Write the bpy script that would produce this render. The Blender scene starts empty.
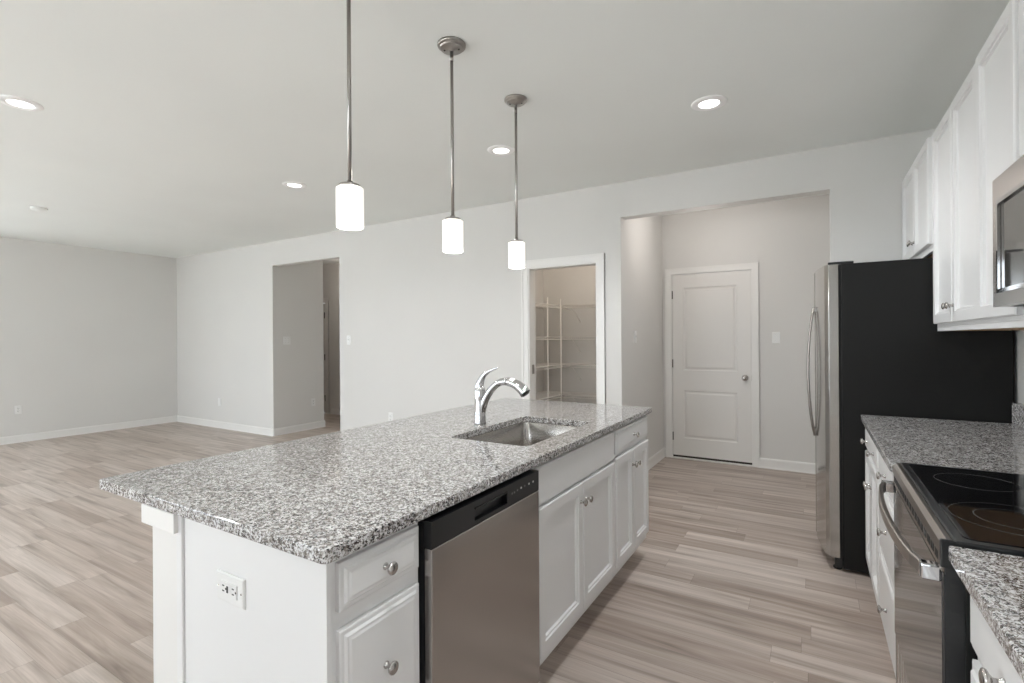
import bpy, bmesh, math, random
from mathutils import Vector, Matrix
random.seed(7)
PI = math.pi
sc = bpy.context.scene
COL = sc.collection

# ------------------------------------------------------------------ camera, world, exposure
A = 0.540219; H = 1.35227; RO = -0.0065864
cam_d = bpy.data.cameras.new('camera'); cam = bpy.data.objects.new('camera', cam_d); COL.objects.link(cam)
F_ = Vector((-math.sin(A), math.cos(A), 0)); R_ = Vector((math.cos(A), math.sin(A), 0)); U_ = Vector((0, 0, 1))
SR = R_*math.cos(RO) + U_*math.sin(RO); SU = -R_*math.sin(RO) + U_*math.cos(RO)
M = Matrix((SR, SU, -F_)).transposed().to_4x4(); M.translation = (0, 0, H)
cam.matrix_world = M
cam_d.sensor_width = 36; cam_d.lens = 502.318/1024*36; cam_d.shift_y = -(341.5-338.517)/1024
cam_d.clip_start = 0.05
sc.camera = cam
sc.view_settings.view_transform = 'Standard'; sc.view_settings.look = 'None'
sc.view_settings.gamma = 1; sc.view_settings.use_curve_mapping = False
sc.view_settings.exposure = -0.42
sc.cycles.max_bounces = 12; sc.cycles.diffuse_bounces = 7; sc.cycles.glossy_bounces = 5
sc.cycles.sample_clamp_indirect = 6

WORLD = 9.0          # overcast daylight outside the windows
CAN_W = 30; PEND_W = 5.5; RECESS_W = 12
w = bpy.data.worlds.new('world'); sc.world = w; w.use_nodes = True
bg = w.node_tree.nodes['Background']; bg.inputs[0].default_value = (0.85, 0.93, 1.0, 1); bg.inputs[1].default_value = WORLD

XL, YW, C = -9.148, 4.335, 2.735          # left wall, wall with the openings, ceiling
XR, YB, YS = 0.875, 5.78, -2.6            # kitchen wall, back wall of recess/pantry, window wall behind
WINS = [(-8.5, -6.0, 0.45, 2.25), (-5.4, -2.9, 0.04, 2.2), (-1.9, -0.2, 1.05, 2.15)]
FILLWIN = (-1.6, 1.3, .45, 2.25)   # unseen window added to the left wall to brighten the room
for i, (a, b, c, d) in enumerate(WINS):   # portals: sky light enters through the window openings
    ld = bpy.data.lights.new('daylight_portal', 'AREA'); ld.shape = 'RECTANGLE'; ld.size = b-a; ld.size_y = d-c
    ld.cycles.is_portal = True
    lo = bpy.data.objects.new('daylight_portal', ld); COL.objects.link(lo)
    lo.location = ((a+b)/2, YS-0.13, (c+d)/2); lo.rotation_euler = (PI/2, 0, 0)

ld = bpy.data.lights.new('daylight_portal', 'AREA'); ld.shape = 'RECTANGLE'; ld.size = FILLWIN[1]-FILLWIN[0]; ld.size_y = FILLWIN[3]-FILLWIN[2]; ld.cycles.is_portal = True
lo = bpy.data.objects.new('daylight_portal', ld); COL.objects.link(lo); lo.location = (XL-.13, (FILLWIN[0]+FILLWIN[1])/2, (FILLWIN[2]+FILLWIN[3])/2); lo.rotation_euler = (PI/2, 0, -PI/2)
sun_d = bpy.data.lights.new('sun', 'SUN'); sun_d.energy = 36; sun_d.angle = .01; sun_d.color = (.88, .945, 1)
sun = bpy.data.objects.new('sun', sun_d); COL.objects.link(sun); sun.rotation_euler = (math.radians(28), 0, math.radians(-12))

# ------------------------------------------------------------------ materials
def mat(name, col, rough=0.5, metal=0.0, spec=0.5, **k):
    m = bpy.data.materials.new(name); m.use_nodes = True
    b = m.node_tree.nodes['Principled BSDF']
    b.inputs['Base Color'].default_value = (*col, 1); b.inputs['Roughness'].default_value = rough
    b.inputs['Metallic'].default_value = metal; b.inputs['Specular IOR Level'].default_value = spec
    for kk, v in k.items(): b.inputs[kk.replace('_', ' ')].default_value = v
    return m
class NT:
    def __init__(s, m): s.m = m; s.t = m.node_tree; s.b = s.t.nodes['Principled BSDF']
    def n(s, typ, **k):
        nd = s.t.nodes.new(typ)
        for a, v in k.items():
            setattr(nd, a, v)
        return nd
    def l(s, a, b): s.t.links.new(a, b)
    def math(s, op, a, b=None, c=None):
        nd = s.n('ShaderNodeMath', operation=op)
        for i, v in enumerate((a, b, c)):
            if v is None: continue
            if isinstance(v, (int, float)): nd.inputs[i].default_value = v
            else: s.l(v, nd.inputs[i])
        return nd.outputs[0]
    def ramp(s, fac, stops, interp='LINEAR'):
        nd = s.n('ShaderNodeValToRGB'); cr = nd.color_ramp; cr.interpolation = interp
        while len(cr.elements) < len(stops): cr.elements.new(0.5)
        for e, (p, c) in zip(cr.elements, stops): e.position = p; e.color = (*c, 1) if len(c) == 3 else c
        s.l(fac, nd.inputs[0]); return nd.outputs[0]
    def mix(s, fac, a, b, typ='MIX'):
        nd = s.n('ShaderNodeMix', data_type='RGBA', blend_type=typ)
        for i, v in ((0, fac), (6, a), (7, b)):
            if isinstance(v, (int, float)): nd.inputs[i].default_value = v
            elif isinstance(v, tuple): nd.inputs[i].default_value = (*v, 1)
            else: s.l(v, nd.inputs[i])
        return nd.outputs[2]
    def coord(s): return s.n('ShaderNodeTexCoord').outputs['Object']
    def mapping(s, v, scale):
        nd = s.n('ShaderNodeMapping'); nd.inputs['Scale'].default_value = scale; s.l(v, nd.inputs[0]); return nd.outputs[0]
    def noise(s, v, sc_, det=2, rough=.5, dist=0):
        nd = s.n('ShaderNodeTexNoise'); nd.inputs['Scale'].default_value = sc_; nd.inputs['Detail'].default_value = det
        nd.inputs['Roughness'].default_value = rough; nd.inputs['Distortion'].default_value = dist
        s.l(v, nd.inputs['Vector']); return nd.outputs['Fac']

def paint(name, col, rough, bump=0.03, sc_=350):
    m = mat(name, col, rough); t = NT(m)
    nz = t.noise(t.coord(), sc_, 2)
    b = t.n('ShaderNodeBump'); b.inputs['Strength'].default_value = bump; b.inputs['Distance'].default_value = 0.002
    t.l(nz, b.inputs['Height']); t.l(b.outputs[0], t.b.inputs['Normal'])
    lo = t.noise(t.coord(), 1.3, 1)
    c = t.ramp(lo, [(0.3, tuple(x*.985 for x in col)), (0.7, tuple(min(1, x*1.01) for x in col))])
    t.l(c, t.b.inputs['Base Color'])
    return m
WALL = paint('greige wall paint', (0.70, 0.69, 0.67), 0.75, .05)
CEIL = paint('flat ceiling paint', (0.835, 0.855, 0.835), 0.9, .05)
TRIM = paint('white trim paint', (0.80, 0.79, 0.77), 0.4, .01)
DOORP = paint('white door paint', (0.76, 0.745, 0.72), 0.4, .01)
CAB = paint('white cabinet paint', (0.80, 0.80, 0.80), 0.32, .01)
CABIN = mat('raw cabinet underside', (0.42, 0.26, 0.14), 0.6)
PLATE = mat('white plastic', (0.80, 0.80, 0.79), 0.3)
SLOT = mat('dark slot', (0.02, 0.02, 0.02), 0.6)
BLACKP = mat('black plastic', (0.010, 0.011, 0.012), 0.32)
BLACKE = paint('textured black enamel side', (0.0065, 0.0065, 0.006), 0.5, .15, 500); BLACKE.node_tree.nodes['Principled BSDF'].inputs['Specular IOR Level'].default_value = .28
RINGW = mat('bright white trim ring', (.95, .95, .95), .5)
RUBBER = mat('black rubber', (0.012, 0.012, 0.012), 0.7)
GLASSB = mat('black ceramic glass', (0.006, 0.006, 0.007), 0.04, 0, 0.4)
OVENG = mat('mirrored oven glass', (0.055, 0.055, 0.058), 0.04, 0.25, 1.0)
MWG = mat('microwave window glass', (0.10, 0.095, 0.09), 0.04, 0.45, 1.0)
RING = mat('grey burner marking', (0.16, 0.16, 0.16), 0.3)
RINGD = mat('dim burner marking', (0.055, 0.055, 0.055), 0.25)
CHROME = mat('polished chrome', (0.62, 0.62, 0.63), 0.06, 1)
NICKEL = mat('satin nickel', (0.50, 0.48, 0.46), 0.26, 1)
NICKELD = mat('brushed nickel rod', (0.38, 0.36, 0.34), 0.28, 1)
WIRE = mat('white vinyl wire', (0.82, 0.80, 0.77), 0.4)
HINGE = mat('dark bronze hinge', (.10, .09, .08), .4, .8)
GAPDARK = mat('dark door gap', (0.03, 0.022, 0.018), 0.6)

def steel(name, col, rough, axis='z'):
    m = mat(name, col, rough, 1.0); t = NT(m)
    s = {'z': (60, 60, 1.5), 'y': (60, 1.5, 60)}[axis]
    nz = t.noise(t.mapping(t.coord(), s), 1.0, 3, .6)
    r = t.n('ShaderNodeMapRange'); r.inputs[3].default_value = rough*.95; r.inputs[4].default_value = rough*1.06
    t.l(nz, r.inputs[0]); t.l(r.outputs[0], t.b.inputs['Roughness'])
    c = t.ramp(nz, [(.3, tuple(x*.985 for x in col)), (.7, tuple(min(1, x*1.015) for x in col))])
    t.l(c, t.b.inputs['Base Color'])
    return m
STEEL = steel('brushed stainless steel', (0.52, 0.505, 0.49), 0.27)
STEELH = mat('stainless handle', (0.34, 0.31, 0.285), 0.3, 1)
SINKS = mat('sink stainless', (0.50, 0.48, 0.46), .22, 1)
DWS = mat('dishwasher stainless', (0.44, 0.415, 0.395), .24, 1)
FRS = mat('refrigerator stainless', (0.52, 0.515, 0.505), .14, 1)

def granite():
    m = mat('speckled granite', (0.4, 0.4, 0.4), 0.09, 0, 0.55); t = NT(m)
    co = t.coord()
    def vor(scale, rnd=1.0):
        v = t.n('ShaderNodeTexVoronoi'); v.inputs['Scale'].default_value = scale; v.inputs['Randomness'].default_value = rnd
        # jitter the cells so the crystals are irregular
        nz = t.n('ShaderNodeTexNoise'); nz.inputs['Scale'].default_value = scale*.9; nz.inputs['Detail'].default_value = 3; t.l(co, nz.inputs['Vector'])
        mx = t.n('ShaderNodeMix', data_type='VECTOR'); mx.inputs[0].default_value = 0.012
        t.l(co, mx.inputs[4]); t.l(nz.outputs['Color'], mx.inputs[5]); t.l(mx.outputs[1], v.inputs['Vector'])
        sp = t.n('ShaderNodeSeparateColor'); t.l(v.outputs['Color'], sp.inputs[0]); return sp
    a = vor(170); b = vor(330); c = vor(75)
    base = t.ramp(a.outputs[0], [(0.0, (0.80, 0.80, 0.80)), (0.38, (0.50, 0.475, 0.45)), (0.55, (0.25, 0.222, 0.20)), (0.70, (0.11, 0.095, 0.086)), (0.82, (0.015, 0.015, 0.018))], 'CONSTANT')
    fine = t.ramp(b.outputs[1], [(0.0, (0.82, 0.82, 0.82)), (0.38, (0.42, 0.395, 0.37)), (0.62, (0.16, 0.138, 0.125)), (0.83, (0.015, 0.015, 0.018))], 'CONSTANT')
    mixf = t.ramp(b.outputs[2], [(0, (0, 0, 0)), (0.5, (1, 1, 1))], 'CONSTANT')
    col = t.mix(mixf, base, fine)
    big = t.ramp(c.outputs[0], [(0, (.90, .90, .905)), (0.45, (0.78, 0.775, 0.775)), (0.85, (0.60, 0.585, 0.58))], 'CONSTANT')
    col = t.mix(1.0, col, big, 'MULTIPLY')
    t.l(col, t.b.inputs['Base Color'])
    return m
GRAN = granite()

def planks():
    m = mat('wood plank vinyl floor', (0.5, 0.4, 0.35), 0.36, 0, 0.5); t = NT(m)
    PW, PL = 0.130, 0.95
    sp = t.n('ShaderNodeSeparateXYZ'); t.l(t.coord(), sp.inputs[0])
    x, y = sp.outputs[0], sp.outputs[1]
    yr = t.math('DIVIDE', y, PW); row = t.math('FLOOR', yr)
    wn = t.n('ShaderNodeTexWhiteNoise', noise_dimensions='1D'); t.l(row, wn.inputs['W'])
    xr = t.math('ADD', t.math('DIVIDE', x, PL), t.math('MULTIPLY', wn.outputs[0], 7.3)); colx = t.math('FLOOR', xr)
    cb = t.n('ShaderNodeCombineXYZ'); t.l(row, cb.inputs[0]); t.l(colx, cb.inputs[1])
    w2 = t.n('ShaderNodeTexWhiteNoise', noise_dimensions='3D'); t.l(cb.outputs[0], w2.inputs['Vector'])
    s2 = t.n('ShaderNodeSeparateColor'); t.l(w2.outputs['Color'], s2.inputs[0])
    # grain coordinates, shifted per plank
    gv = t.n('ShaderNodeCombineXYZ')
    t.l(t.math('ADD', t.math('MULTIPLY', x, 1.1), t.math('MULTIPLY', s2.outputs[0], 40)), gv.inputs[0])
    t.l(t.math('ADD', t.math('MULTIPLY', y, 17), t.math('MULTIPLY', s2.outputs[1], 40)), gv.inputs[1])
    t.l(t.math('MULTIPLY', s2.outputs[2], 10), gv.inputs[2])
    g1 = t.noise(gv.outputs[0], 1.0, 3, .55, .6)
    gv2 = t.mapping(gv.outputs[0], (3.0, 9, 1)); g2 = t.noise(gv2, 1.0, 3, .6, .3)
    tone = t.ramp(s2.outputs[0], [(0, (0.37, 0.298, 0.255)), (0.3, (0.48, 0.406, 0.358)), (0.6, (0.55, 0.48, 0.434)), (1, (0.41, 0.338, 0.293))])
    k = t.ramp(g1, [(0.28, (0.56, 0.53, 0.51)), (0.43, (0.84, 0.82, 0.80)), (0.56, (1.0, 1.0, 1.0)), (0.75, (1.17, 1.17, 1.17))])
    col = t.mix(1.0, tone, k, 'MULTIPLY')
    k2 = t.ramp(g2, [(0.3, (0.86, 0.85, 0.84)), (0.6, (1.03, 1.03, 1.03))])
    col = t.mix(1.0, col, k2, 'MULTIPLY')
    fy = t.math('FRACT', yr); fx = t.math('FRACT', xr)
    ey = t.math('LESS_THAN', fy, 0.010); ex = t.math('LESS_THAN', fx, 0.0018)
    seam = t.math('MAXIMUM', ey, ex)
    col = t.mix(t.math('MULTIPLY', seam, .55), col, (0.12, 0.09, 0.075))
    t.l(col, t.b.inputs['Base Color'])
    rr = t.n('ShaderNodeMapRange'); rr.inputs[3].default_value = .30; rr.inputs[4].default_value = .44; t.l(g2, rr.inputs[0]); t.l(rr.outputs[0], t.b.inputs['Roughness'])
    bp = t.n('ShaderNodeBump'); bp.inputs['Strength'].default_value = .12; bp.inputs['Distance'].default_value = .001
    t.l(t.math('SUBTRACT', g2, seam), bp.inputs['Height']); t.l(bp.outputs[0], t.b.inputs['Normal'])
    return m
FLOOR = planks()

def emis(name, col, st, base=(.9, .9, .9)):
    m = mat(name, base, .3); b = m.node_tree.nodes['Principled BSDF']
    b.inputs['Emission Color'].default_value = (*col, 1); b.inputs['Emission Strength'].default_value = st; return m
LEDM = emis('lit downlight lens', (1, .97, .93), 6)
SHADEM = emis('lit opal glass shade', (1, .94, .82), .85)

def pane_mat():
    m = bpy.data.materials.new('window glass'); m.use_nodes = True; nt = m.node_tree; nt.nodes.clear()
    o = nt.nodes.new('ShaderNodeOutputMaterial'); mx = nt.nodes.new('ShaderNodeMixShader'); mx.inputs[0].default_value = .06
    tr = nt.nodes.new('ShaderNodeBsdfTransparent'); gl = nt.nodes.new('ShaderNodeBsdfGlossy'); gl.inputs['Roughness'].default_value = .02
    nt.links.new(tr.outputs[0], mx.inputs[1]); nt.links.new(gl.outputs[0], mx.inputs[2]); nt.links.new(mx.outputs[0], o.inputs[0]); return m
PANE = pane_mat()
GRASS = mat('pale patio ground', (0.5, 0.5, 0.48), .9)

# ------------------------------------------------------------------ helpers
def bm_(): return bmesh.new()
def box(bm, x0, x1, y0, y1, z0, z1):
    x0, x1 = sorted((x0, x1)); y0, y1 = sorted((y0, y1)); z0, z1 = sorted((z0, z1))
    v = [bm.verts.new(p) for p in ((x0,y0,z0),(x1,y0,z0),(x1,y1,z0),(x0,y1,z0),(x0,y0,z1),(x1,y0,z1),(x1,y1,z1),(x0,y1,z1))]
    for f in ((3,2,1,0),(4,5,6,7),(0,1,5,4),(1,2,6,5),(2,3,7,6),(3,0,4,7)): bm.faces.new([v[i] for i in f])
    return bm
def B(*a): return box(bm_(), *a)
def frame_dirs(n):
    n = Vector(n).normalized(); a = Vector((0, 0, 1)) if abs(n.z) < .9 else Vector((0, 1, 0))
    u = a.cross(n).normalized(); v = n.cross(u).normalized(); return u, v, n
def loft(bm, rings, closed_ends=True, smooth=True):
    R = [[bm.verts.new(p) for p in r] for r in rings]; k = len(R[0])
    for a, b in zip(R, R[1:]):
        for i in range(k):
            f = bm.faces.new((a[i], a[(i+1) % k], b[(i+1) % k], b[i])); f.smooth = smooth
    if closed_ends:
        bm.faces.new(list(reversed(R[0]))); bm.faces.new(R[-1])
    return bm
def lathe(bm, base, axis, prof, seg=24, smooth=True, ends=True):
    """prof: (radius, distance along axis)"""
    u, v, n = frame_dirs(axis); base = Vector(base)
    loft(bm, [[base + n*t + (u*math.cos(2*PI*i/seg) + v*math.sin(2*PI*i/seg))*max(r, 1e-4) for i in range(seg)] for r, t in prof], ends, smooth)
    return bm
def tube(bm, pts, rad, seg=10):
    pts = [Vector(p) for p in pts]; rings = []
    rads = rad if isinstance(rad, (list, tuple)) else [rad]*len(pts)
    t0 = (pts[1]-pts[0]).normalized(); u, v, _ = frame_dirs(t0)
    for i, p in enumerate(pts):
        t = (pts[min(i+1, len(pts)-1)] - pts[max(i-1, 0)]).normalized()
        u = (u - t*u.dot(t)).normalized(); v = t.cross(u)
        r = rads[i]; ru, rv = r if isinstance(r, tuple) else (r, r)
        rings.append([p + u*math.cos(2*PI*k/seg)*ru + v*math.sin(2*PI*k/seg)*rv for k in range(seg)])
    return loft(bm, rings)
def nested(bm, o, u, v, n, w_, h_, loops):
    """rectangle w x h from corner o along u and v, loops = (inset, height along n)"""
    o, u, v, n = map(Vector, (o, u, v, n)); rs = []
    for ins, d in loops:
        rs.append([o+u*ins+v*ins+n*d, o+u*(w_-ins)+v*ins+n*d, o+u*(w_-ins)+v*(h_-ins)+n*d, o+u*ins+v*(h_-ins)+n*d])
    return loft(bm, rs, True, False)
def bake(bm, bev=0, seg=2, ang=30):
    bmesh.ops.recalc_face_normals(bm, faces=bm.faces)
    if bev:
        es = [e for e in bm.edges if len(e.link_faces) == 2 and e.calc_face_angle(0) > math.radians(ang)]
        bmesh.ops.bevel(bm, geom=es, offset=bev, segments=seg, affect='EDGES', clamp_overlap=True, profile=.5)
    return bm
def mesh_obj(name, bm, m, parent=None, origin=(0, 0, 0), bev=0, seg=2):
    bake(bm, bev, seg)
    org = Vector(origin)
    if parent is not None:
        q = parent
        org = Vector((0, 0, 0))
        while q is not None: org += q.location; q = q.parent
    bmesh.ops.translate(bm, verts=bm.verts, vec=-org)
    me = bpy.data.meshes.new(name); bm.to_mesh(me); bm.free(); me.materials.append(m)
    o = bpy.data.objects.new(name, me); COL.objects.link(o)
    if parent is not None: o.parent = parent
    else: o.location = org
    return o
def tag(o, label, cat, group=None, kind=None):
    if label: o['label'] = label
    if cat: o['category'] = cat
    if group: o['group'] = group
    if kind: o['kind'] = kind
    return o
def thing(name, label, cat, loc, group=None):
    o = bpy.data.objects.new(name, None); COL.objects.link(o); o.location = loc; o.empty_display_size = .1
    return tag(o, label, cat, group)
def single(name, label, cat, bm, m, origin=(0, 0, 0), bev=0, group=None, seg=2):
    return tag(mesh_obj(name, bm, m, None, origin, bev, seg), label, cat, group)
def struct(name, bm, m, label, cat, parent=None, bev=0):
    o = mesh_obj(name, bm, m, parent, (0, 0, 0), bev)
    if parent is None: tag(o, label, cat, None, 'structure')
    return o
def struct_root(name, label, cat, loc):
    o = thing(name, label, cat, loc); o['kind'] = 'structure'; return o
def dup(root, loc, label):
    def cp(o, par):
        c = o.copy(); COL.objects.link(c); c.parent = par
        for ch in [q for q in o.children]: cp(ch, c)
        return c
    r = cp(root, None); r.location = loc; r['label'] = label; return r
def wall_cells(bm, axis, a0, a1, p0, p1, z0, z1, opens):
    """wall slab along axis ('x' or 'y') between a0..a1, thickness p0..p1, openings (a,b,zlo,zhi)"""
    def bx(u0, u1, s0, s1):
        if u1-u0 < 1e-4 or s1-s0 < 1e-4: return
        if axis == 'x': box(bm, u0, u1, p0, p1, s0, s1)
        else: box(bm, p0, p1, u0, u1, s0, s1)
    cur = a0
    for (u0, u1, s0, s1) in sorted(opens):
        bx(cur, u0, z0, z1); bx(u0, u1, z0, s0); bx(u0, u1, s1, z1); cur = u1
    bx(cur, a1, z0, z1); return bm

# ------------------------------------------------------------------ room shell
T = 0.12
struct('floor', B(XL-T, XR+T, YS-T, 6.4, -.05, 0), FLOOR, 'light greige wood plank floor running through the whole room', 'floor')
struct('ceiling', B(XL-T, XR+T, YS-T, 6.4, C, C+.1), CEIL, 'flat off-white ceiling with round recessed lights', 'ceiling')
struct('wall_left', wall_cells(bm_(), 'y', YS-T, 6.4, XL-T, XL, 0, C, [FILLWIN]), WALL, 'long grey painted wall at the left end of the room', 'wall')
struct('wall_right', B(XR, XR+T, YS-T, 6.4, 0, C), WALL, 'grey painted kitchen wall behind the upper cabinets', 'wall')
HX0, HX1, HZ = -6.525, -5.145, 2.402
PX0, PX1, PZ = -2.412, -1.686, 2.050
RX0, RX1, RZ = -1.465, 0.111, 2.425
struct('wall_far', wall_cells(bm_(), 'x', XL, XR, YW, YW+T, 0, C, [(HX0, HX1, 0, HZ), (PX0, PX1, 0, PZ), (RX0, RX1, 0, RZ)]), WALL,
       'wide grey wall with the hall, pantry and recess openings', 'wall')
DX0, DX1, DZ = -1.362, -0.556, 2.052
struct('wall_back', wall_cells(bm_(), 'x', -3.11, XR, YB, YB+T, 0, C, [(DX0-.012, DX1+.012, 0, DZ+.012)]), WALL, 'grey wall at the back of the recess around the white door', 'wall')
struct('wall_recess', B(RX0-T, RX0, YW+T, YB, 0, C), WALL, 'short grey side wall of the recess left of the white door', 'wall')
struct('wall_pantry', B(-3.11, -2.99, YW+T, YB, 0, C), WALL, 'beige-grey side wall inside the pantry closet', 'wall')
struct('wall_hall', B(HX0-T, HX0, YW+T, 5.185, 0, C), WALL, 'grey hall wall with a double switch plate, seen through the opening', 'wall')
struct('wall_corridor', B(HX1, HX1+T, YW+T, 6.15, 0, C), WALL, 'right side wall of the hall beyond the opening', 'wall')
HDX0, HDX1 = -8.5, -7.68
struct('wall_hallway', wall_cells(bm_(), 'x', XL, HX1+T, 6.15, 6.27, 0, C, [(HDX0, HDX1, 0, 2.03)]), WALL, 'dim wall at the far end of the hallway', 'wall')
struct('wall_window', wall_cells(bm_(), 'x', XL, XR, YS-T, YS, 0, C, WINS), WALL, 'wall with the windows, behind the viewpoint', 'wall')
# ground outside
struct('ground', box(B(-40, 30, -60, YS-T-.02, -.2, -.12), -60, XL-T-.02, YS-T-.02, 20, -.2, -.12), GRASS, 'pale paved ground outside the windows', 'ground')

# windows behind the viewpoint
for i, (a, b, c, d) in enumerate(WINS):
    r = struct_root('window_%d' % (i+1), ['living room window at the left behind the viewpoint', 'sliding glass door behind the viewpoint', 'kitchen window behind the viewpoint'][i], 'window', ((a+b)/2, YS-.06, c))
    fr = bm_()
    for (x0, x1, z0, z1) in ((a, a+.06, c, d), (b-.06, b, c, d), (a, b, c, c+.06), (a, b, d-.06, d), ((a+b)/2-.03, (a+b)/2+.03, c, d)):
        box(fr, x0, x1, YS-.09, YS-.03, z0, z1)
    mesh_obj('window_frame', fr, TRIM, r)
    for x0, x1 in ((a+.06, (a+b)/2-.03), ((a+b)/2+.03, b-.06)):
        mesh_obj('window_pane', B(x0, x1, YS-.064, YS-.058, c+.06, d-.06), PANE, r)

a, b, c, d = FILLWIN
r = struct_root('window_4', 'unseen window added in the left wall for more daylight', 'window', (XL-.06, (a+b)/2, c))
fr = bm_()
for (x0, x1, z0, z1) in ((a, a+.06, c, d), (b-.06, b, c, d), (a, b, c, c+.06), (a, b, d-.06, d), ((a+b)/2-.03, (a+b)/2+.03, c, d)): box(fr, XL-.09, XL-.03, x0, x1, z0, z1)
mesh_obj('window_frame', fr, TRIM, r)
for x0, x1 in ((a+.06, (a+b)/2-.03), ((a+b)/2+.03, b-.06)): mesh_obj('window_pane', B(XL-.064, XL-.058, x0, x1, c+.06, d-.06), PANE, r)

# baseboards
def baseboard(name, segs, label):
    """segs: (x0,y0,x1,y1,nx,ny) line on the wall face and its outward normal"""
    bm = bm_()
    for x0, y0, x1, y1, nx, ny in segs:
        d = Vector((x1-x0, y1-y0, 0)); L = d.length; d.normalize(); n = Vector((nx, ny, 0)); o = Vector((x0, y0, 0))
        prof = [(0.0, 0.0), (0.019, 0.0), (0.019, 0.008), (0.014, 0.018), (0.013, 0.085), (0.010, 0.095), (0.004, 0.102), (0, 0.102)]
        loft(bm, [[o + d*s + n*p + Vector((0, 0, z)) for p, z in prof] for s in (0, L)], True, False)
    return struct(name, bm, TRIM, label, 'baseboard')
baseboard('baseboard_left', [(XL, YS, XL, YW, 1, 0)], 'white baseboard along the left wall')
baseboard('baseboard_far', [(XL, YW, HX0, YW, 0, -1), (HX1, YW, PX0-.072, YW, 0, -1), (PX1+.072, YW, RX0, YW, 0, -1)], 'white baseboard along the wide far wall')
baseboard('baseboard_hall', [(HX0, YW+.0, HX0, 5.2, 1, 0), (HX0-T, 5.185, HX0+.015, 5.185, 0, 1)], 'white baseboard on the hall wall below the double switch')
baseboard('baseboard_hallway', [(-7.52, 6.15, HX1, 6.15, 0, -1)], 'white baseboard at the far end of the hallway')
baseboard('baseboard_recess', [(RX0, YW, RX0, YB, 1, 0)], 'white baseboard on the left side of the recess')
baseboard('baseboard_back', [(RX0, YB, -1.443, YB, 0, -1), (-.482, YB, XR, YB, 0, -1)], 'white baseboard right of the white door')
baseboard('baseboard_pantry', [(-2.99, YW+T, -2.99, YB, 1, 0), (-2.99, YB, RX0-T, YB, 0, -1)], 'white baseboard inside the pantry')

# casings and doors
def casing(bm, x0, x1, ztop, y, wdt=.064, th=.018):
    """opening x0..x1 up to ztop, casing on the face y, towards -Y"""
    for (a, b, s0, s1) in ((x0-wdt, x0, 0, ztop+wdt), (x1, x1+wdt, 0, ztop+wdt), (x0, x1, ztop, ztop+wdt)):
        box(bm, a, b, y-th*.62, y, s0, s1)
    box(bm, x0-wdt, x0-wdt+.02, y-th, y, 0, ztop+wdt); box(bm, x1+wdt-.02, x1+wdt, y-th, y, 0, ztop+wdt)
    box(bm, x0-wdt+.02, x1+wdt-.02, y-th, y, ztop+wdt-.02, ztop+wdt)
    return bm
bm = casing(bm_(), PX0+.004, PX1-.004, PZ-.004, YW, .074)
for a, b, s0, s1 in ((PX0, PX0+.016, 0, PZ-.016), (PX1-.016, PX1, 0, PZ-.016), (PX0, PX1, PZ-.016, PZ)): box(bm, a, b, YW-.002, YW+T+.001, s0, s1)
trim1 = struct('trim_1', bm, TRIM, 'white casing around the pantry opening', 'door casing')
o = mesh_obj('hinge', B(PX0+.016, PX0+.019, YW+.045, YW+.085, 1.0, 1.09), NICKELD, trim1); o['label'] = 'dark metal hinge leaf left on the pantry jamb'

def knob_door(bm, p, n):
    lathe(bm, p, n, [(0.032, 0), (0.032, .004), (0.028, .009), (0.012, .012), (0.011, .032), (0.020, .038), (0.027, .048), (0.028, .056), (0.024, .066), (0.012, .071), (0, .072)], 24)
    return bm
bm = casing(bm_(), DX0-.010, DX1+.010, DZ+.008, YB)
for a, b, s0, s1 in ((DX0-.012, DX0-.003, 0, DZ+.012), (DX1+.003, DX1+.012, 0, DZ+.012), (DX0-.003, DX1+.003, DZ+.003, DZ+.012)): box(bm, a, b, YB-.001, YB+T, s0, s1)
for a, b, s0, s1 in ((DX0-.003, DX0+.012, 0.02, DZ), (DX1-.012, DX1+.003, 0.02, DZ)): box(bm, a, b, YB+.052, YB+.07, s0, s1)
struct('trim_2', bm, TRIM, 'white casing around the closed recess door', 'door casing')
dr = struct_root('door_1', 'closed white two-panel door with a round knob at the back of the recess', 'door', ((DX0+DX1)/2, YB+.03, 0.02))
def door_slab(x0, x1, z0, z1, yf, th, panels):
    bm = bm_(); xs = sorted({x0, x1, *[p[0] for p in panels], *[p[1] for p in panels]})
    zs = sorted({z0, z1, *[p[2] for p in panels], *[p[3] for p in panels]})
    box(bm, x0, x1, yf+.012, yf+th, z0, z1)
    px0, px1 = panels[0][0], panels[0][1]
    for a, b, s0, s1 in [(x0, px0, z0, z1), (px1, x1, z0, z1)] + [(px0, px1, s, e) for s, e in zip([z0]+[p[3] for p in panels], [p[2] for p in panels]+[z1])]:
        box(bm, a, b, yf, yf+.0125, s0, s1)
    for p in panels:
        nested(bm, (p[0], yf+.0125, p[2]), (1, 0, 0), (0, 0, 1), (0, -1, 0), p[1]-p[0], p[3]-p[2],
               [(0, 0), (0, .0115), (.010, .0045), (.022, .0045), (.036, .0105), (.04, .0108)])
    return bm
mesh_obj('door_panel', door_slab(DX0, DX1, .034, DZ, YB+.014, .036, [(-1.245, -.692, .228, .760), (-1.245, -.692, .985, 1.905)]), DOORP, dr)
o = mesh_obj('door_knob', knob_door(bm_(), (-.617, YB+.014, .922), (0, -1, 0)), NICKEL, dr); o['label'] = 'round satin nickel knob'
for z in (.245, 1.06, 1.83):
    hb = bm_(); lathe(hb, (DX0-.002, YB+.008, z-.045), (0, 0, 1), [(.009, 0), (.009, .09)], 10)
    mesh_obj('hinge', hb, HINGE, dr)
mesh_obj('door_gap_strip', B(DX0, DX1, YB+.015, YB+.048, .0125, .0335), GAPDARK, dr)  # dark strip standing in for the shade in the gap under the door
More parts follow.
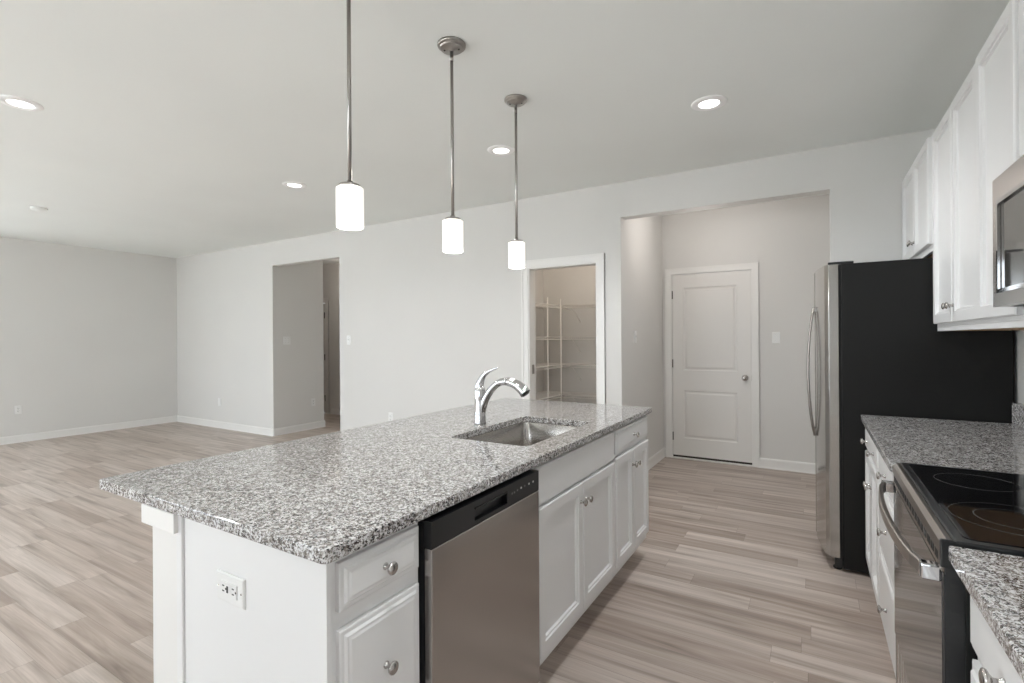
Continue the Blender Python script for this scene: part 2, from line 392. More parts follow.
mesh_obj('latch_plate', B(DX1-.001, DX1+.0035, YB+.016, YB+.02, .89, .95), NICKELD, dr)
struct('trim_3', B(DX0-.004, DX1+.004, YB-.020, YB+.09, 0, .012), TRIM, 'thin pale threshold strip under the recess door', 'threshold', bev=.003)
# hallway door, only its hinge side shows
bm = casing(bm_(), HDX0, HDX1, 2.03, 6.15, .09)
box(bm, HDX1-.015, HDX1, 6.148, 6.27, 0, 2.03); box(bm, HDX0, HDX0+.015, 6.148, 6.27, 0, 2.03)
struct('trim_4', bm, TRIM, 'white casing of the doorway at the end of the hall', 'door casing')
dr = struct_root('door_2', 'closed door at the end of the hall, only its hinged edge showing', 'door', (-8.1, 6.2, 0))
mesh_obj('door_panel', door_slab(HDX0+.018, HDX1-.018, .01, 2.02, 6.17, .036, [(-8.37, -7.81, .228, .760), (-8.37, -7.81, .985, 1.86)]), DOORP, dr)
for z in (.28, 1.03, 1.80):
    hb = bm_(); lathe(hb, (HDX1-.02, 6.15, z-.055), (0, 0, 1), [(.012, 0), (.012, .11)], 10)
    mesh_obj('hinge', hb, RUBBER, dr)

# ------------------------------------------------------------------ switch and outlet plates
def plate(label, p, n, kind='toggle', wide=1, horiz=False):
    """p centre on the wall, n outward normal (+-X or -Y)"""
    n = Vector(n); zz = Vector((0, 0, 1)); u = zz.cross(n).normalized(); v = zz
    if horiz: u, v = v, -u
    p = Vector(p); W = .072 + .046*(wide-1); Hh = .117
    nm = 'outlet' if kind == 'outlet' or kind == 'gfci' else 'light_switch'
    r = thing(nm, label, 'outlet' if nm == 'outlet' else 'light switch', p)
    bm = nested(bm_(), p-u*W/2-v*Hh/2, u, v, n, W, Hh, [(0, 0), (0, .0035), (.004, .0065)]); mesh_obj('plate', bm, PLATE, r)
    def rbox(cu, cv, w_, h_, d0, d1, bev=0):
        return nested(bm_(), p+u*(cu-w_/2)+v*(cv-h_/2)+n*d0, u, v, n, w_, h_, [(0, 0), (0, d1-d0-bev), (bev, d1-d0)] if bev else [(0, 0), (0, d1-d0)])
    if kind == 'outlet':
        for cv in (-.0195, .0195):
            f = mesh_obj('receptacle', rbox(0, cv, .034, .028, .006, .0085, .001), PLATE, r)
            for cu in (-.0065, .0065): mesh_obj('slot', rbox(cu, cv+.003, .003, .010, .0083, .0088), SLOT, f)
            gb = bm_(); lathe(gb, p+v*(cv-.008)+n*.0083, n, [(.0026, 0), (.0026, .0005)], 8); mesh_obj('ground_hole', gb, SLOT, f)
        sb = bm_(); lathe(sb, p+n*.006, n, [(.003, 0), (.0025, .001)], 8); mesh_obj('screw', sb, NICKEL, r)
    elif kind == 'gfci':
        f = mesh_obj('receptacle', rbox(0, 0, .034, .068, .006, .009, .001), PLATE, r)
        for cv in (-.021, .021):
            for cu in (-.0065, .0065): mesh_obj('slot', rbox(cu, cv+.002, .003, .009, .0088, .0094), SLOT, f)
            gb = bm_(); lathe(gb, p+v*(cv-.009)+n*.0088, n, [(.003, 0), (.003, .0006)], 8); mesh_obj('ground_hole', gb, SLOT, f)
        for cv in (-.005, .005): mesh_obj('test_button', rbox(0, cv, .016, .006, .0088, .0102), SLOT if cv > 0 else PLATE, f)
        for cv in (-.049, .049):
            sb = bm_(); lathe(sb, p+v*cv+n*.006, n, [(.003, 0), (.0025, .0012)], 8); mesh_obj('screw', sb, NICKEL, r)
    elif kind == 'blank': 
        mesh_obj('jack', rbox(0, 0, .016, .016, .006, .008), PLATE, r)
    else:
        for k in range(wide):
            cu = (k-(wide-1)/2)*.046
            bm = rbox(cu, .004, .010, .020, .006, .016, .002); t_ = mesh_obj('toggle', bm, PLATE, r)
            mesh_obj('toggle_frame', rbox(cu, 0, .013, .026, .0058, .007), SLOT if False else PLATE, r)
            for cv in (-.03, .03):
                sb = bm_(); lathe(sb, p+u*cu+v*cv+n*.006, n, [(.003, 0), (.0025, .001)], 8); mesh_obj('screw', sb, NICKEL, r)
    return r
plate('white wall outlet low on the left wall near the left picture edge', (XL, 2.366, .44), (1, 0, 0), 'outlet')
plate('small white cable plate low on the far wall near the left corner', (-7.88, YW, .40), (0, -1, 0), 'blank')
plate('double white switch plate on the hall wall inside the opening', (HX0, 4.55, 1.345), (1, 0, 0), 'toggle', 2)
plate('white outlet low on the hall wall inside the opening', (HX0, 4.99, .405), (1, 0, 0), 'outlet')
plate('white switch plate on the far wall right of the hall opening', (-4.975, YW, 1.347), (0, -1, 0), 'toggle')
plate('white outlet on the far wall just above the island edge', (-4.27, YW, .43), (0, -1, 0), 'outlet')
plate('white switch on the left side wall of the recess', (RX0, 4.735, 1.36), (1, 0, 0), 'toggle')
plate('white switch on the wall right of the recess door', (-.326, YB, 1.342), (0, -1, 0), 'toggle')

# ------------------------------------------------------------------ knobs and cabinet fronts
def knob(p, n, parent, s=1.0):
    bm = lathe(bm_(), p, n, [(.0085*s, 0), (.0085*s, .002), (.0055*s, .006), (.005*s, .014), (.009*s, .018), (.0145*s, .021), (.0155*s, .024), (.0145*s, .027), (.010*s, .0295), (0, .0305)], 20)
    return mesh_obj('knob', bm, NICKEL, parent)
DOORL = [(0, 0), (0, .015), (.004, .0195), (.046, .0195), (.049, .0135), (.056, .0135), (.060, .005), (.062, .005)]
DRAWL = [(0, 0), (0, .012), (.004, .0135), (.012, .0135), (.017, .0185), (.022, .0185), (.028, .0205), (.03, .0205)]
SLABL = [(0, 0), (0, .013), (.006, .0175), (.010, .0175)]
def front(kind, x, y0, y1, z0, z1, sgn, parent, name, label=None):
    """front panel on plane x facing sgn*X"""
    L = {'door': DOORL, 'drawer': DRAWL, 'slab': SLABL}[kind]
    bm = nested(bm_(), (x, y0, z0), (0, 1, 0), (0, 0, 1), (sgn, 0, 0), y1-y0, z1-z0, L)
    o = mesh_obj(name, bm, CAB, parent)
    if label: o['label'] = label
    return o

# ------------------------------------------------------------------ island
IX = -.900       # face frame plane
def body(parent, x0, x1, y0, y1, z0=.105, z1=.8835, toe=None, mat_=CAB):
    bm = B(x0, x1, y0, y1, z0, z1); o = mesh_obj('body', bm, mat_, parent, bev=.0012, seg=1)
    if toe is not None:
        mesh_obj('toe_kick', B(min(toe), max(toe), y0, y1, 0, z0), CAB, parent)
    return o
BX = -1.4645
c = thing('base_cabinet', 'white three-drawer island cabinet at the near end, left of the dishwasher', 'cabinet', (-1.17, .87, 0), 'island base cabinets')
body(c, BX+.001, IX, .722, 1.010, toe=(BX+.001, IX-.075))
for z0, z1 in ((.757, .864), (.435, .715), (.125, .415)):
    d = front('drawer', IX, .742, .999, z0, z1, 1, c, 'drawer'); knob((IX+.0205, .872, (z0+z1)/2), (1, 0, 0), d, 1.0)
c = thing('base_cabinet', 'wide white island cabinet under the sink with a false front and two doors', 'cabinet', (-1.17, 2.08, 0), 'island base cabinets')
bm = B(BX+.001, IX, 1.624, 2.503, .105, .66); box(bm, IX-.02, IX, 1.624, 2.503, .655, .8835)
box(bm, BX+.001, IX, 1.624, 1.642, .655, .8835); box(bm, BX+.001, IX, 2.485, 2.503, .655, .8835)
mesh_obj('body', bm, CAB, c); mesh_obj('toe_kick', B(BX+.001, IX-.075, 1.624, 2.503, 0, .105), CAB, c)
front('slab', IX, 1.657, 2.492, .724, .868, 1, c, 'false_front')
d = front('door', IX, 1.657, 2.072, .150, .712, 1, c, 'door'); knob((IX+.0195, 2.046, .632), (1, 0, 0), d)
d = front('door', IX, 2.080, 2.492, .150, .712, 1, c, 'door'); knob((IX+.0195, 2.108, .632), (1, 0, 0), d)
c = thing('base_cabinet', 'white island cabinet at the far end with one drawer over two narrow doors', 'cabinet', (-1.17, 2.8, 0), 'island base cabinets')
body(c, BX+.001, IX, 2.505, 3.113, toe=(BX+.001, IX-.075))
d = front('drawer', IX, 2.522, 3.104, .742, .866, 1, c, 'drawer'); knob((IX+.0205, 2.81, .803), (1, 0, 0), d)
d = front('door', IX, 2.522, 2.812, .150, .722, 1, c, 'door'); knob((IX+.0195, 2.786, .635), (1, 0, 0), d)
d = front('door', IX, 2.820, 3.104, .150, .722, 1, c, 'door'); knob((IX+.0195, 2.846, .635), (1, 0, 0), d)
# end panel and knee wall
single('end_panel', 'plain white panel covering the near end of the island', 'cabinet panel', B(-1.464, -.888, .709, .7215, 0, .8835), CAB, (-1.16, .71, 0), .0012)
single('corner_moulding', 'narrow white upright moulding between knee wall and island end panel', 'moulding', B(-1.494, -1.4655, .702, .7165, 0, .8825), CAB, (-1.46, .70, 0), .003)
kw = struct('wall_island', B(-1.640, -1.4655, .7225, 3.112, 0, .8835), TRIM, 'white knee wall at the back of the island carrying the counter overhang', 'wall')
struct('wall_island_face', B(-1.638, -1.4955, .7075, .722, 0, .8825), TRIM, None, None, kw, .001)
o = mesh_obj('cap_block', B(-1.664, -1.482, .690, .7070, .830, .8835), TRIM, kw, bev=.002); 
mesh_obj('cap_moulding', B(-1.664, -1.641, .7075, 3.112, .830, .8835), TRIM, kw, bev=.002)
plate('horizontal white outlet on the near end panel of the island', (-1.239, .709, .737), (0, -1, 0), 'gfci', 1, True)

# countertop with sink cut-out
SX0, SX1, SY0, SY1 = -1.396, -.996, 1.772, 2.462
def rrect(x0, x1, y0, y1, r, z, seg=6):
    pts = []
    for cx, cy, a0 in ((x1-r, y1-r, 0), (x0+r, y1-r, PI/2), (x0+r, y0+r, PI), (x1-r, y0+r, 1.5*PI)):
        for i in range(seg+1):
            t = a0 + PI/2*i/seg; pts.append((cx+r*math.cos(t), cy+r*math.sin(t), z))
    return pts
def slab(outer, inner, z0, z1, e=.003):
    """polished slab: outline loops; small eased edges"""
    bm = bm_()
    def inset(pts, d, z):   # offset a closed ccw loop inward by d
        n = len(pts); out = []
        for i in range(n):
            a, b, c_ = Vector(pts[i-1][:2]), Vector(pts[i][:2]), Vector(pts[(i+1) % n][:2])
            t = (c_-a).normalized(); nn = Vector((-t.y, t.x)); out.append((b.x+nn.x*d, b.y+nn.y*d, z))
        return out
    ends = []
    for loop, s in ((outer, 1), (inner, -1)):
        if not loop: continue
        rings = []
        for dd, z in ((e, z0), (e*.3, z0+e*.3), (0, z0+e), (0, z1-e), (e*.3, z1-e*.3), (e, z1)):
            rings.append([bm.verts.new(p) for p in inset(loop, dd*s, z)])
        k = len(loop)
        for a, b in zip(rings, rings[1:]):
            for i in range(k): bm.faces.new((a[i], a[(i+1) % k], b[(i+1) % k], b[i]))
        ends.append((rings[0], rings[-1]))
    for idx in (0, 1):
        es = []
        for en in ends:
            ring = en[idx]
            for i in range(len(ring)):
                e_ = bm.edges.get((ring[i], ring[(i+1) % len(ring)])); es.append(e_)
        if len(ends) == 1: bm.faces.new(ends[0][idx])
        else: bmesh.ops.triangle_fill(bm, edges=es, use_beauty=True)
    return bm
CT0, CT1 = .884, .915
single('countertop', 'long speckled grey granite countertop on the island with a sink cut-out', 'countertop',
       slab(rrect(-1.950, -.869, .690, 3.155, .014, 0, 4), rrect(SX0, SX1, SY0, SY1, .03, 0, 8), CT0, CT1), GRAN, (-1.38, 1.9, CT0))
# sink
s = thing('sink', 'undermount stainless steel sink in the island countertop', 'sink', (-1.195, 2.108, .68))
bm = bm_()
rs = []
for ins, z, r in ((-.018, CT0-.0008, .044), (-.004, CT0-.0008, .034), (-.001, CT0-.006, .034), (.004, .76, .05), (.010, .70, .055), (.030, .683, .07), (.06, .681, .06)):
    rs.append([bm.verts.new(p) for p in rrect(SX0+ins, SX1-ins, SY0+ins, SY1-ins, r, z, 8)])
k = len(rs[0])
for a, b in zip(rs, rs[1:]):
    for i in range(k):
        f = bm.faces.new((a[i], a[(i+1) % k], b[(i+1) % k], b[i])); f.smooth = True
bm.faces.new(rs[-1])
o = mesh_obj('basin', bm, SINKS, s)
o.modifiers.new('shell', 'SOLIDIFY').thickness = .0015; o.modifiers['shell'].offset = -1
mesh_obj('drain', lathe(bm_(), (-1.195, 2.108, .6815), (0, 0, 1), [(.055, 0), (.055, .003), (.042, .004), (.040, .001), (.012, .001), (.010, .004), (0, .004)], 24), CHROME, s)
# faucet
FX, FY = -1.436, 2.080
f = thing('faucet', 'polished chrome single-lever pull-out kitchen faucet beside the sink', 'faucet', (FX, FY, CT1))
mesh_obj('base_ring', lathe(bm_(), (FX, FY, CT1), (0, 0, 1), [(.034, 0), (.034, .004), (.031, .008)], 28), CHROME, f)
mesh_obj('body', lathe(bm_(), (FX, FY, CT1+.006), (0, 0, 1), [(.0305, 0), (.0295, .01), (.029, .06), (.0285, .12), (.0275, .165), (.0245, .182), (.018, .192), (0, .196)], 28), CHROME, f)
sp = [(FX+.004, .965), (FX+.012, 1.00), (FX+.030, 1.045), (FX+.055, 1.085), (FX+.085, 1.117), (FX+.12, 1.138), (FX+.163, 1.143), (FX+.205, 1.133), (FX+.238, 1.114), (FX+.262, 1.090)]
rd = [.020, .021, .020, .019, .018, .018, .0195, .022, .0245, .0255]
def smooth_path(pts, rads, n=4):
    P_, Rr = [], []
    for i in range(len(pts)-1):
        p0, p1, p2, p3 = [Vector(pts[max(0, min(len(pts)-1, j))]) for j in (i-1, i, i+1, i+2)]
        for k in range(n):
            t = k/n; q = .5*((2*p1)+(p2-p0)*t+(2*p0-5*p1+4*p2-p3)*t*t+(3*p1-p0-3*p2+p3)*t**3)
            P_.append(q); Rr.append(rads[i]*(1-t)+rads[i+1]*t)
    P_.append(Vector(pts[-1])); Rr.append(rads[-1]); return P_, Rr
pp, rr = smooth_path([(x, FY, z) for x, z in sp], rd)
cut = int(len(pp)*.66)
mesh_obj('spout', tube(bm_(), pp[:cut+1], rr[:cut+1], 20), CHROME, f)
hd = mesh_obj('spray_head', tube(bm_(), pp[cut:], [r+.0012 for r in rr[cut:]], 20), CHROME, f)
dirv = (pp[-1]-pp[-2]).normalized()
mesh_obj('nozzle', lathe(bm_(), pp[-1], dirv, [(.021, 0), (.020, .004), (.016, .005), (0, .005)], 20), BLACKP, hd)
lv, lr = smooth_path([(FX-.004, FY, 1.075), (FX-.004, FY, 1.110), (FX+.004, FY, 1.140), (FX+.022, FY, 1.168), (FX+.052, FY, 1.190), (FX+.085, FY, 1.203), (FX+.108, FY, 1.210)], [.0245, .0240, .020, .0140, .0095, .007, .004])
mesh_obj('lever', tube(bm_(), lv, [(r*1.0, r*.8) for r in lr], 16), CHROME, f)

# dishwasher
d = thing('dishwasher', 'stainless steel dishwasher with a black control strip built into the island', 'dishwasher', (-1.16, 1.343, 0))
DY0, DY1, DXF = 1.019, 1.620, -.860
bm = B(-1.43, -.905, DY0-.004, DY1+.003, .02, .870); mesh_obj('tub', bm, BLACKP, d)
mesh_obj('door', B(-.888, DXF, DY0, DY1-.002, .105, .7990), DWS, d, bev=.004, seg=3)
mesh_obj('door_liner', B(-.905, -.889, DY0-.001, DY1-.001, .105, .868), BLACKP, d)
bm = bm_()
PZ0, PZ1, HY0, HY1, HZ0, HZ1 = .8005, .871, 1.215, 1.400, .8125, .853
wall_cells(bm, 'y', DY0, DY1-.002, -.888, DXF-.001, PZ0, PZ1, [(HY0, HY1, HZ0, HZ1)]); box(bm, -.888, -.880, HY0, HY1, HZ0, HZ1)
bmesh.ops.remove_doubles(bm, verts=bm.verts, dist=1e-5)
cp = mesh_obj('control_panel', bm, BLACKP, d)
mesh_obj('pocket_lip', B(-.875, DXF, HY0+.002, HY1-.002, HZ1-.006, HZ1-.001), GLASSB, cp)
for k, (y, z) in enumerate([(1.430, .836), (1.445, .836), (1.465, .838), (1.49, .840), (1.515, .840), (1.545, .840), (1.575, .840)]):
    mesh_obj('button', B(DXF-.002, DXF-.0003, y-.0035, y+.0035, z-.002, z+.004), PLATE if k in (3, 5, 6) else RING, cp)
mesh_obj('kick_plate', B(-.985, -.975, DY0, DY1, .005, .10), BLACKP, d)

# ------------------------------------------------------------------ pendants
def pendant(x, y, label):
    p = thing('pendant_light', label, 'pendant light', (x, y, C), 'pendant lights over the island')
    cn = mesh_obj('canopy', lathe(bm_(), (x, y, C), (0, 0, -1), [(.066, 0), (.066, .010), (.060, .014), (.056, .014), (.055, .020), (.050, .024), (.012, .026), (.010, .034), (0, .034)], 36), NICKELD, p)
    for sx in (-.035, .035):
        mesh_obj('screw', lathe(bm_(), (x+sx*.9, y+sx*.4, C-.024), (0, 0, -1), [(.0045, -.002), (.0045, .003), (0, .004)], 10), SLOT, cn)
    rod = mesh_obj('rod', lathe(bm_(), (x, y, C-.03), (0, 0, -1), [(.0076, 0), (.0076, C-.03-1.922)], 12), NICKELD, p)
    mesh_obj('rod_joint', lathe(bm_(), (x, y, C-.05), (0, 0, -1), [(.0085, 0), (.0085, .03)], 12), NICKELD, rod)
    mesh_obj('fitter', lathe(bm_(), (x, y, 1.935), (0, 0, -1), [(.011, .004), (.012, .014), (.034, .016), (.038, .019), (.038, .0275), (0, .0275)], 32), NICKELD, p)
    mesh_obj('shade', lathe(bm_(), (x, y, 1.909), (0, 0, -1), [(.02, 0), (.043, .001), (.0485, .005), (.049, .03), (.049, .139), (.0475, .146), (.045, .148), (.0445, .144), (.045, .02), (.02, .008)], 40, True, False), SHADEM, p)
    mesh_obj('bulb', lathe(bm_(), (x, y, 1.9), (0, 0, -1), [(.012, 0), (.014, .03), (.026, .05), (.028, .07), (.020, .09), (0, .098)], 20), SHADEM, p)
    ld = bpy.data.lights.new('pendant_glow', 'POINT'); ld.energy = PEND_W; ld.color = (1, .96, .90); ld.shadow_soft_size = .05
    lo = bpy.data.objects.new('pendant_glow', ld); COL.objects.link(lo); lo.parent = p; lo.location = (0, 0, 1.72-C)
    return p
p0 = pendant(-1.450, 1.272, 'nearest and largest pendant light, its canopy out of the picture')
dup(p0, (-1.449, 1.882, C), 'middle of the three white cylinder pendant lights above the island')
dup(p0, (-1.468, 2.507, C), 'farthest pendant light, its shade beside the pantry casing')

# recessed lights
def can(x, y, label):
    r = thing('recessed_light', label, 'ceiling light', (x, y, C), 'round recessed ceiling lights')
    mesh_obj('trim_ring', lathe(bm_(), (x, y, C), (0, 0, -1), [(.100, 0), (.100, .002), (.096, .005), (.064, .010), (.058, .004)], 40, True, False), RINGW, r)
    mesh_obj('lens', lathe(bm_(), (x, y, C), (0, 0, -1), [(.0585, 0), (.0585, .005), (0, .0052)], 40), LEDM, r)
    ld = bpy.data.lights.new('downlight', 'SPOT'); ld.energy = CAN_W; ld.color = (.95, .975, 1); ld.spot_size = 2.6; ld.spot_blend = .6; ld.shadow_soft_size = .06
    lo = bpy.data.objects.new('downlight', ld); COL.objects.link(lo); lo.parent = r; lo.location = (0, 0, -.02)
    return r
c0 = can(-3.93, 1.035, 'round recessed ceiling light at the left picture edge')
dup(c0, (-3.955, 2.845, C), 'round recessed ceiling light left of the nearest pendant shade')
dup(c0, (-1.956, 3.122, C), 'round recessed ceiling light between the middle and farthest pendant rods')
dup(c0, (-.520, 3.146, C), 'round recessed ceiling light right of all the pendants')
# recess lamp hidden by the header; the pantry one, further down, is added fill
ld = bpy.data.lights.new('recess_lamp', 'POINT'); ld.energy = RECESS_W; ld.color = (1, .93, .89); ld.shadow_soft_size = .15
lo = bpy.data.objects.new('recess_lamp', ld); COL.objects.link(lo); lo.location = (-.85, 4.85, 2.35)
mesh_obj_ = single('flush_light', 'round white flush ceiling light in the recess, above the header', 'ceiling light',
    lathe(bm_(), (-.75, 5.05, C), (0, 0, -1), [(.15, 0), (.15, .02), (.12, .05), (0, .06)], 32), PLATE, (-.75, 5.05, C))

# ------------------------------------------------------------------ right side base cabinets and counters
RXF = .262
c = thing('base_cabinet', 'white base cabinet against the refrigerator with one wide drawer over two doors', 'cabinet', (.57, 3.08, 0), 'wall side base cabinets')
body(c, RXF, XR-.003, 2.742, 3.405, toe=(RXF+.07, XR-.003))
d = front('drawer', RXF, 2.755, 3.395, .735, .866, -1, c, 'drawer')
knob((RXF-.0205, 2.91, .795), (-1, 0, 0), d); knob((RXF-.0205, 3.24, .795), (-1, 0, 0), d)
d = front('door', RXF, 3.079, 3.395, .125, .722, -1, c, 'door'); knob((RXF-.0195, 3.108, .60), (-1, 0, 0), d)
d = front('door', RXF, 2.755, 3.071, .125, .722, -1, c, 'door'); knob((RXF-.0195, 3.042, .60), (-1, 0, 0), d)
c = thing('base_cabinet', 'narrow white three-drawer base cabinet between the range and the two-door cabinet', 'cabinet', (.57, 2.45, 0), 'wall side base cabinets')
body(c, RXF, XR-.003, 2.158, 2.741, toe=(RXF+.07, XR-.003))
for z0, z1 in ((.735, .866), (.43, .722), (.125, .417)):
    d = front('drawer', RXF, 2.172, 2.730, z0, z1, -1, c, 'drawer'); knob((RXF-.0205, 2.45, (z0+z1)/2), (-1, 0, 0), d)
NXF = .284
c = thing('base_cabinet', 'white drawer cabinet in the bottom right corner, nearer than the range', 'cabinet', (.57, .76, 0), 'wall side base cabinets')
body(c, NXF, XR-.003, .75, 1.366, toe=(NXF+.07, XR-.003))
for z0, z1 in ((.725, .866), (.43, .700), (.125, .417)):
    d = front('drawer', NXF, .775, 1.345, z0, z1, -1, c, 'drawer'); knob((NXF-.0205, 1.11, z0+.060 if z0 > .7 else (z0+z1)/2), (-1, 0, 0), d, 1.1)
c = thing('base_cabinet', 'white two-door base cabinet beside the viewpoint, out of the picture', 'cabinet', (.57, .1, 0), 'wall side base cabinets')
body(c, NXF, XR-.003, -.45, .748, toe=(NXF+.07, XR-.003))
d = front('door', NXF, -.43, .145, .125, .866, -1, c, 'door'); knob((NXF-.0195, .11, .80), (-1, 0, 0), d)
d = front('door', NXF, .155, .735, .125, .866, -1, c, 'door'); knob((NXF-.0195, .19, .80), (-1, 0, 0), d)
CXF = .224
single('countertop', 'granite countertop section between the range and the refrigerator', 'countertop', slab(rrect(CXF, XR-.001, 2.156, 3.408, .006, 0, 2), None, CT0, CT1), GRAN, (.55, 2.8, CT0))
single('countertop', 'granite countertop section in the bottom right corner, nearer than the range', 'countertop', slab(rrect(.239, XR-.001, -.46, 1.368, .006, 0, 2), None, CT0, CT1), GRAN, (.55, .5, CT0))
single('backsplash', 'low granite backsplash strip on the wall between range and refrigerator', 'backsplash', B(.842, XR-.001, 2.156, 3.408, CT1+.0005, CT1+.102), GRAN, (.86, 2.8, CT1), .002)
single('backsplash', 'low granite backsplash strip on the wall nearer than the range', 'backsplash', B(.842, XR-.001, -.46, 1.368, CT1+.0005, CT1+.102), GRAN, (.86, .5, CT1), .002)

# range
RY0, RY1 = 1.376, 2.148
r = thing('range', 'freestanding electric range with black glass cooktop and mirrored oven door', 'range', (.55, 1.76, 0))
bm = B(.268, XR-.012, RY0, RY1, .03, .895); mesh_obj('body', bm, BLACKE, r, bev=.002)
mesh_obj('side_trim', B(.236, .268, RY0+.001, RY0+.012, .10, .885), BLACKP, r, bev=.001)
mesh_obj('side_trim', B(.236, .268, RY1-.012, RY1-.001, .10, .885), BLACKP, r, bev=.001)
bm = slab(rrect(.2505, XR-.012, RY0-.001, RY1+.001, .012, 0, 6), None, .896, .922, .004)
top = mesh_obj('cooktop_frame', bm, BLACKP, r)
gl = mesh_obj('cooktop_glass', slab(rrect(.270, .80, RY0+.022, RY1-.022, .02, 0, 6), None, .918, .9245, .0015), GLASSB, r)
for (bx_, by_, r1, r2) in ((.405, 1.600, .125, .078), (.405, 1.955, .095, 0), (.68, 1.600, .085, 0), (.68, 1.955, .11, .07)):
    bm = bm_()
    for q in (r1, r2):
        if q: lathe(bm, (bx_, by_, .9243), (0, 0, 1), [(q-.0018, 0), (q-.0018, .0005), (q, .0005), (q, 0)], 56, True, False)
    mesh_obj('burner_ring', bm, RINGD, gl)
# back guard
bg_ = mesh_obj('backguard', loft(bm_(), [[(.80, y, .92), (.862, y, .92), (.862, y, 1.10), (.83, y, 1.10), (.805, y, 1.04)] for y in (RY0, RY1)], True, False), STEEL, r, bev=.002)
mesh_obj('display', loft(bm_(), [[(.8035, y, .955), (.806, y, .955), (.826, y, 1.088), (.8235, y, 1.088)] for y in (RY0+.03, RY1-.03)], True, False), GLASSB, bg_)
# stainless front rail, vent slots, door
mesh_obj('front_rail', loft(bm_(), [[(.250, y, .919), (.241, y, .918), (.231, y, .909), (.229, y, .889), (.250, y, .889)] for y in (RY0+.012, RY1-.004)], True, False), STEELH, r, bev=.001)
mesh_obj('corner_cap', B(.228, .262, RY0, RY0+.0115, .862, .921), BLACKP, r, bev=.003)
vt = mesh_obj('vent_trim', B(.232, .262, RY0+.012, RY1-.012, .850, .8875), STEELH, r)
for k in range(16):
    y = RY0+.05+k*.0437
    mesh_obj('vent_slot', B(.2312, .2322, y, y+.030, .862, .880), SLOT, vt)
dr = mesh_obj('oven_door', B(.232, .262, RY0+.0125, RY1-.0125, .345, .848), OVENG, r, bev=.003)
mesh_obj('door_end', B(.234, .264, RY0+.0015, RY0+.0125, .345, .848), BLACKP, dr)
hb = []
for i in range(17):
    t = i/16; y = RY0+.035+(RY1-RY0-.07)*t; bow = math.sin(PI*t)**.6
    x = .205-.030*bow; z = .842
    hb.append([(x-.008, y, z-.015), (x+.005, y, z-.017), (x+.005, y, z+.017), (x-.008, y, z+.015)])
hn = mesh_obj('handle', loft(bm_(), hb, True, False), STEELH, dr, bev=.003)
for y in (RY0+.030, RY1-.030):
    mesh_obj('handle_bracket', B(.196, .2335, y-.014, y+.014, .824, .859), CHROME, hn, bev=.005, seg=3)
mesh_obj('storage_drawer', B(.236, .264, RY0+.0125, RY1-.0125, .105, .338), STEEL, r, bev=.004)
for y in (RY0+.02, RY1-.02):
    for x in (.30, .80): mesh_obj('foot', lathe(bm_(), (x, y+(.02 if y < 1.7 else -.02), 0), (0, 0, 1), [(.018, 0), (.018, .01), (.01, .012), (.01, .032)], 12), RUBBER, r)
for z in (.845, .828, .77):
    mesh_obj('side_slot', B(.245, .258, RY0+.0002, RY0+.0013, z-.003, z+.003), SLOT, r)

# refrigerator
FY0, FY1 = 3.442, 4.318
f = thing('refrigerator', 'tall side-by-side refrigerator with black sides and stainless doors', 'refrigerator', (.5, 3.88, 0))
mesh_obj('body', B(.140, .858, FY0, FY1, .018, 1.768), BLACKE, f, bev=.004)
mesh_obj('gasket', B(.127, .140, FY0+.012, FY1-.012, .06, 1.765), RUBBER, f)
mid = 3.80
for (a, b) in ((FY0+.001, mid-.003), (mid+.003, FY1-.001)):
    rings = []
    prof = []
    n = 12
    # horizontal section: gently bowed front with rounded corners
    for i in range(n+1):
        t = i/n; y = a+(b-a)*t
        e = min(t, 1-t)*(b-a)
        rnd = 0 if e > .022 else (.022-math.sqrt(max(0, .022**2-(.022-e)**2)))
        gy = (y-FY0)/(FY1-FY0); x = .064-.056*math.sin(PI*gy)+rnd*.6
        prof.append((x, y))
    sec = prof+[(.126, b), (.126, a)]
    dr = mesh_obj('door', loft(bm_(), [[(x, y, z) for x, y in sec] for z in (.075, 1.768)], True, False), FRS, f, bev=.0015, seg=1)
    hy = mid-.045 if a < mid-.1 else mid+.045
    pts = []
    for i in range(15):
        t = i/14; z = .72+.82*t; pts.append((.006-.036*math.sin(PI*t)**.7, hy, z))
    h = mesh_obj('handle', tube(bm_(), pts, (.008, .011) and [(.008, .012)]*15, 12), STEELH, dr)
    for z in (.735, 1.525): mesh_obj('handle_mount', B(-.004, .014, hy-.009, hy+.009, z-.016, z+.016), NICKELD, h, bev=.003)
    if a > mid-.1:
        lg = mesh_obj('logo_badge', lathe(bm_(), (.0375, 4.2, 1.66), (-1, 0, 0), [(.018, 0), (.018, .003), (.0165, .0035), (.0165, .003), (0, .003)], 24), RING, dr)
    mesh_obj('hinge_cover', B(.075, .20, (a+.01 if a < mid-.1 else b-.06), (a+.06 if a < mid-.1 else b-.01), 1.769, 1.783), BLACKP, f, bev=.004)
mesh_obj('kick_grille', B(.10, .139, FY0+.01, FY1-.01, .018, .070), BLACKP, f, bev=.003)
for y in (FY0+.05, FY1-.05):
    mesh_obj('foot', lathe(bm_(), (.115, y, 0), (0, 0, 1), [(.022, 0), (.022, .012), (.012, .014), (.012, .03)], 14), RUBBER, f)
    mesh_obj('foot', lathe(bm_(), (.78, y, 0), (0, 0, 1), [(.022, 0), (.022, .02)], 14), RUBBER, f)

